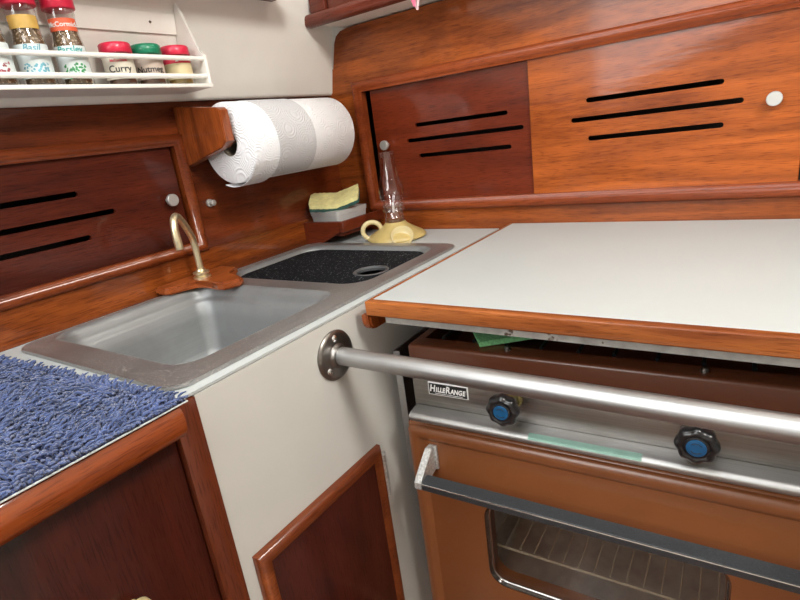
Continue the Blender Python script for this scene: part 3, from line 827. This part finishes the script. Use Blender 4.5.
# raised bead round the door face
def ring_frame(x0, x1, z0, z1, r, prof_, n=7):
    bm = B(); rings = []
    base = rrect(x0, x1, z0, z1, r, n)
    for ins, y in prof_:
        rings.append([bm.verts.new((p[0], y, p[1])) for p in rrect(x0 + ins, x1 - ins, z0 + ins, z1 - ins, max(r - ins, .002), n)])
    m = len(base)
    for a, c_ in zip(rings, rings[1:]):
        for k in range(m): bm.faces.new((a[k], a[(k + 1) % m], c_[(k + 1) % m], c_[k]))
    return bm
SP('edge_bead', ring_frame(.001, SW - .001, dz0 + .002, dz1 - .003, .012, [(0, .006), (.0008, -.001), (.004, -.0050), (.010, -.0066), (.017, -.0068), (.0205, -.0045), (.023, -.0012), (.027, .0005)]), M_BROWN, door, 70)
SP('window_trim', ring_frame(WX0 - .002, WX1 + .002, WZ0 - .002, WZ1 + .002, .028, [(0, .001), (.0008, -.0012), (.0022, -.0012), (.003, .001), (.0036, .0045), (.0046, .0064), (.0065, .0066)]), plain('dark chrome trim', (.30, .28, .27), .18, 1), door, 60)
SP('window_glass', box(B(), WX0 + .003, WX1 - .003, .0068, .0088, WZ0 + .003, WZ1 - .003), M_OVENG, door)
ob = B()
box(ob, .090, .456, .320, .325, .400, .62); box(ob, .090, .095, .036, .32, .400, .62); box(ob, .451, .456, .036, .32, .400, .62)
box(ob, .090, .456, .036, .32, .400, .405); box(ob, .090, .456, .036, .32, .615, .62)
# the oven compartment sits inside a hollow body
for o_ in [x for x in bpy.data.objects if x.parent == stv and x.name.startswith('body')]:
    bm0 = bmesh.new(); bm0.from_mesh(o_.data)
    bm0 = cut(bm0, box(B(), .089, .457, .0, .326, .399, .621)); smooth(bm0)
    bm0.to_mesh(o_.data); bm0.free()
SP('oven_lining', ob, M_OVENIN)
rk_ = B()
for z in (.470, .545):
    for q in range(2): tube(rk_, [(.0965, .045 + q * .255, z), (.4495, .045 + q * .255, z)], .0022, 8)
    for q in range(16): tube(rk_, [(.105 + q * .0225, .047, z + .003), (.105 + q * .0225, .298, z + .003)], .0012, 6)
SP('oven_rack', rk_, plain('oven rack wire', (.62, .56, .46), .5))
SP('oven_lamp', lathe(B(), (.14, .30, .585), (0, -1, 0), [(-.02, .02), (0, .02), (.01, .015), (.014, .006)], 24), M_WHITE)
# handle
hz, hy0 = .6535, -.052
hd = B()
prism(hd, [(-.033, .6400), (-.0505, .6370), (-.0525, .6345), (-.0510, .6255), (-.033, .6255)], 'x', .0455, .512, .0012)
hn = SP('door_handle', hd, M_BLKTX, door)
SP('edge_highlight', tube(B(), [(.0455, -.0518, .6358), (.512, -.0518, .6358)], .0011, 8), M_CHROME, hn)  # bright line modelled in for the highlight along the handle edge
for sx in (0, 1):
    x0, x1 = (.0345, .0455) if not sx else (.512, .525)
    bk = B()
    pts = [(-.0040, .6700), (-.0040, .6300), (-.030, .6245), (-.050, .6240), (-.0535, .6280), (-.0525, .6370), (-.044, .6420), (-.012, .6700)]
    prism(bk, pts, 'x', x0, x1, .0012)
    box(bk, x0 + .001, x1 + .004 if not sx else x1 - .001, -.0045, .0002, .630, .6705, .001)
    SP('handle_bracket', bk, M_BRKT, hn)['label'] = 'chrome handle bracket'

# control knobs
def stove_knob(u, z):
    lob = lambda f: 1 + .05 * math.cos(f * 2 * PI * 8)
    k = SP('control_knob', lathe(B(), (u, -.022, z), (0, -1, 0), [(0, .0185), (.002, .0205), (.010, .0212), (.014, .0200), (.0165, .0165), (.0165, .0145), (.0150, .0128)], 96, lob), M_BLACK, None, 50)
    SP('cap_disc', lathe(B(), (u, -.0370, z), (0, -1, 0), [(0, .0126), (.0012, .0126), (.0016, .0112), (.0010, .0108), (.0012, .0100)], 48), M_BLACK, k)
    SP('blue_centre', lathe(B(), (u, -.0382, z), (0, -1, 0), [(0, .0100), (.0010, .0098), (.0013, .0085), (.0009, .004)], 40), M_BLUE, k)['label'] = 'blue centre cap'
    mk = B()
    for a0, a1 in ((35, 140), (215, 320)):
        for q in range(8):
            a = math.radians(a0 + (a1 - a0) * q / 7); a2 = math.radians(a0 + (a1 - a0) * min(q + 1, 7) / 7)
            if q < 7: tube(mk, [(u + .006 * math.cos(a), -.0396, z + .006 * math.sin(a)), (u + .006 * math.cos(a2), -.0396, z + .006 * math.sin(a2))], .0004, 6)
    SP('dial_mark', mk, M_LBLK, k)
    SP('knob_collar', lathe(B(), (u, .0038, z), (0, -1, 0), [(0, .0145), (.004, .0145), (.006, .0125), (.026, .0115)], 40), M_DRUM, k)
stove_knob(.1725, .7695)
stove_knob(.3905, .7675)
# nameplate
npl = SP('nameplate', box(B(), .0455, .1085, .0018, .0038, .7555, .7755, .0004), M_WHITE)
SP('plate_field', box(B(), .0470, .1070, .0012, .0017, .7570, .7740), M_LBLK, npl)
def put_text(s, size, x, z, shear=.25, bold=.0005):
    bm = text_bm(s, size, shear, bold, .0002)
    bm.transform(Matrix.Translation((x, .0008, z)) @ Matrix.Rotation(PI / 2, 4, 'X'))
    return bm
tb_ = bmesh.new(); xc = .0488
for ch in 'HILLERANGE':
    big_ = ch in 'HR'
    bm_ = text_bm(ch, .0150 if big_ else .0105, .25, .00035, .0002)
    xs = [v.co.x for v in bm_.verts]; ys = [v.co.y for v in bm_.verts]
    wd = max(xs) - min(xs)
    bm_.transform(Matrix.Translation((xc - min(xs), .0008, .7612 - min(ys))) @ Matrix.Rotation(PI / 2, 4, 'X') if False else Matrix.Translation((xc - min(xs), .0008, .7612 - min(ys))) @ Matrix.Rotation(PI / 2, 4, 'X'))
    xc += wd + .0004 - .0007
    me = bpy.data.meshes.new('x'); bm_.to_mesh(me); bm_.free(); tb_.from_mesh(me); bpy.data.meshes.remove(me)
kx = (.1058 - .0488) / (xc - .0488)
for v in tb_.verts: v.co.x = .0485 + (v.co.x - .0488) * kx
box(tb_, .056, .100, .0008, .0011, .7586, .7592)
SP('lettering', tb_, M_WHITE, npl)

# green scouring pad on the lid
gp = B(); prism(gp, [(.530, -.383), (.578, -.4500), (.668, -.379), (.620, -.312)], 'z', .8322, .8395, .0012)
tag(obj('scouring_pad', gp, M_GREEN, origin=(.6, -.41, .832)), 'green scouring pad on the stove lid under the cover board', 'scouring pad')

# ================================================================== BLUE MAT
mat_ = thing('bath_mat', 'shaggy dark blue chenille mat over the near end of the counter', 'mat', (.2, -1.0, CT))
MX0, MX1, MY0, MY1 = .010, .4455, -1.30, -.814
obj('backing', prism(B(), [(MX0, MY0), (MX1, MY0), (MX1, MY1 + .013), (MX0, MY1 - .013)], 'z', .9080, .9105), M_BLUEMAT, mat_)
hm = tube(B(), [(MX1 + .0015, MY0, .9090), (MX1 + .0015, MY1 + .014, .9090), (MX0, MY1 - .012, .9090)], .0009, 6)
pl = B(); rnd = random.Random(11)
def tuft(x, y, z, L, r, dx, dy, over=False):
    n = 5; base = []
    seg = 4; rings = []
    px, py, pz = x, y, z; vx, vy, vz = dx * .35, dy * .35, 1.0
    wob = rnd.uniform(0, 6.28)
    for s in range(seg + 1):
        t = s / seg
        rr = r * (1 - .30 * t) * (1 + .18 * math.sin(t * 9 + wob)) if s < seg else r * .45
        vv = Vector((vx, vy, vz)).normalized(); a = Vector((0, 0, 1)) if abs(vv.z) < .9 else Vector((1, 0, 0))
        u = vv.cross(a).normalized(); w = u.cross(vv)
        rings.append([pl.verts.new(Vector((px, py, pz)) + (u * math.cos(k * 2 * PI / n) + w * math.sin(k * 2 * PI / n)) * rr) for k in range(n)])
        px += vv.x * L / seg; py += vv.y * L / seg; pz = pz + vv.z * L / seg if over else max(pz + vv.z * L / seg, z + r * .6 if s else z)
        vx += dx * .75 + rnd.uniform(-.25, .25); vy += dy * .75 + rnd.uniform(-.25, .25); vz -= .30
    for a_, b_ in zip(rings, rings[1:]):
        for k in range(n): pl.faces.new((a_[k], a_[(k + 1) % n], b_[(k + 1) % n], b_[k]))
    pl.faces.new(rings[-1])
y = MY0
while y < MY1 + .001:
    st = .0038 if y > -1.05 else .009
    x = MX0
    while x < MX1 + .001:
        # slow-varying lie of the pile plus randomness
        a = 1.2 * math.sin(x * 23 + y * 11) + 1.6 * math.sin(y * 31 - x * 9 + 1) + rnd.uniform(-1.3, 1.3)
        m_ = rnd.uniform(.25, 1.0)
        dx, dy = math.cos(a) * m_, math.sin(a) * m_
        if x > MX1 - .008: dx = abs(dx) * .9 + .3
        if y > MY1 - .012: dy = abs(dy) * .8
        tuft(x + rnd.uniform(-.0016, .0016), y + rnd.uniform(-.0016, .0016) + (x - .22) * .060, .9100, rnd.uniform(.008, .0160) * (.75 if x > MX1 - .01 or y > MY1 - .012 else 1), rnd.uniform(.0012, .0020), dx, dy)
        x += st
    y += st
y = -1.12
while y < MY1 + .012:
    for q in range(2): tuft(MX1 - .001, y + rnd.uniform(-.002, .002), .9100, rnd.uniform(.005, .011), rnd.uniform(.0012, .0020), rnd.uniform(.6, 1.3), rnd.uniform(-.6, .6), True)
    y += .0034
po = obj('pile', pl, M_YARN, mat_, 80); po['kind'] = 'stuff'
obj('hem_thread', hm, M_LBLW, mat_)['label'] = 'pale stitched hem thread'

# ================================================================== LIGHT
w = bpy.data.worlds.new('World'); sc.world = w; w.use_nodes = True
nt = w.node_tree; bg = nt.nodes['Background']
tc = nt.nodes.new('ShaderNodeTexCoord'); sp_ = nt.nodes.new('ShaderNodeSeparateXYZ'); nt.links.new(tc.outputs['Generated'], sp_.inputs[0])
col = ramp(nt, sp_.outputs[2], [(0.0, (.30, .24, .19)), (.45, (.50, .46, .42)), (.75, (.95, .97, 1.0))])
mr = nt.nodes.new('ShaderNodeMapRange'); mr.inputs[1].default_value = -1; mr.inputs[2].default_value = 1
nt.links.new(sp_.outputs[2], mr.inputs[0]); nt.links.new(mr.outputs[0], nt.nodes[[n.name for n in nt.nodes if n.bl_idname == 'ShaderNodeValToRGB'][0]].inputs[0])
nt.links.new(col, bg.inputs[0]); bg.inputs[1].default_value = 1.5

def area(name, loc, target, size, power, colr=(1, 1, 1), sy=None):
    l = bpy.data.lights.new(name, 'AREA'); l.energy = power; l.size = size; l.color = colr
    if sy: l.shape = 'RECTANGLE'; l.size_y = sy
    o = bpy.data.objects.new(name, l); C.objects.link(o); o.location = loc
    o.rotation_euler = (Vector(target) - Vector(loc)).to_track_quat('-Z', 'Y').to_euler()
    return o
area('hatch_light', (.65, -1.35, 2.06), (.62, -.9, .9), .75, 11, (.97, .99, 1))
area('companionway_light', (.45, -2.12, 1.55), (.70, -.2, .95), .75, 14, (.97, .99, 1), .8)
area('left_wall_fill', (1.55, -.80, 1.95), (.2, -.4, 1.1), .3, 18, (1, .96, .90))  # unseen fill light, added to brighten the white upper left wall

# ================================================================== CAMERA
cam = bpy.data.cameras.new('Camera'); cam.sensor_width = 36; cam.lens = 24.027; cam.clip_start = .01
co = bpy.data.objects.new('Camera', cam); C.objects.link(co)
Rr = Vector((.82672243, .54775437, -.12843355)); Ru = Vector((-.06490627, .31961501, .94532186)); Rf = Vector((-.55885347, .77318264, -.29978559))
M = Matrix((( Rr.x, Ru.x, -Rf.x, .89), (Rr.y, Ru.y, -Rf.y, -1.05), (Rr.z, Ru.z, -Rf.z, 1.125), (0, 0, 0, 1)))
co.matrix_world = M
sc.camera = co
sc.view_settings.view_transform = 'Standard'; sc.view_settings.look = 'None'
sc.view_settings.exposure = 0; sc.view_settings.gamma = 1; sc.view_settings.use_curve_mapping = False
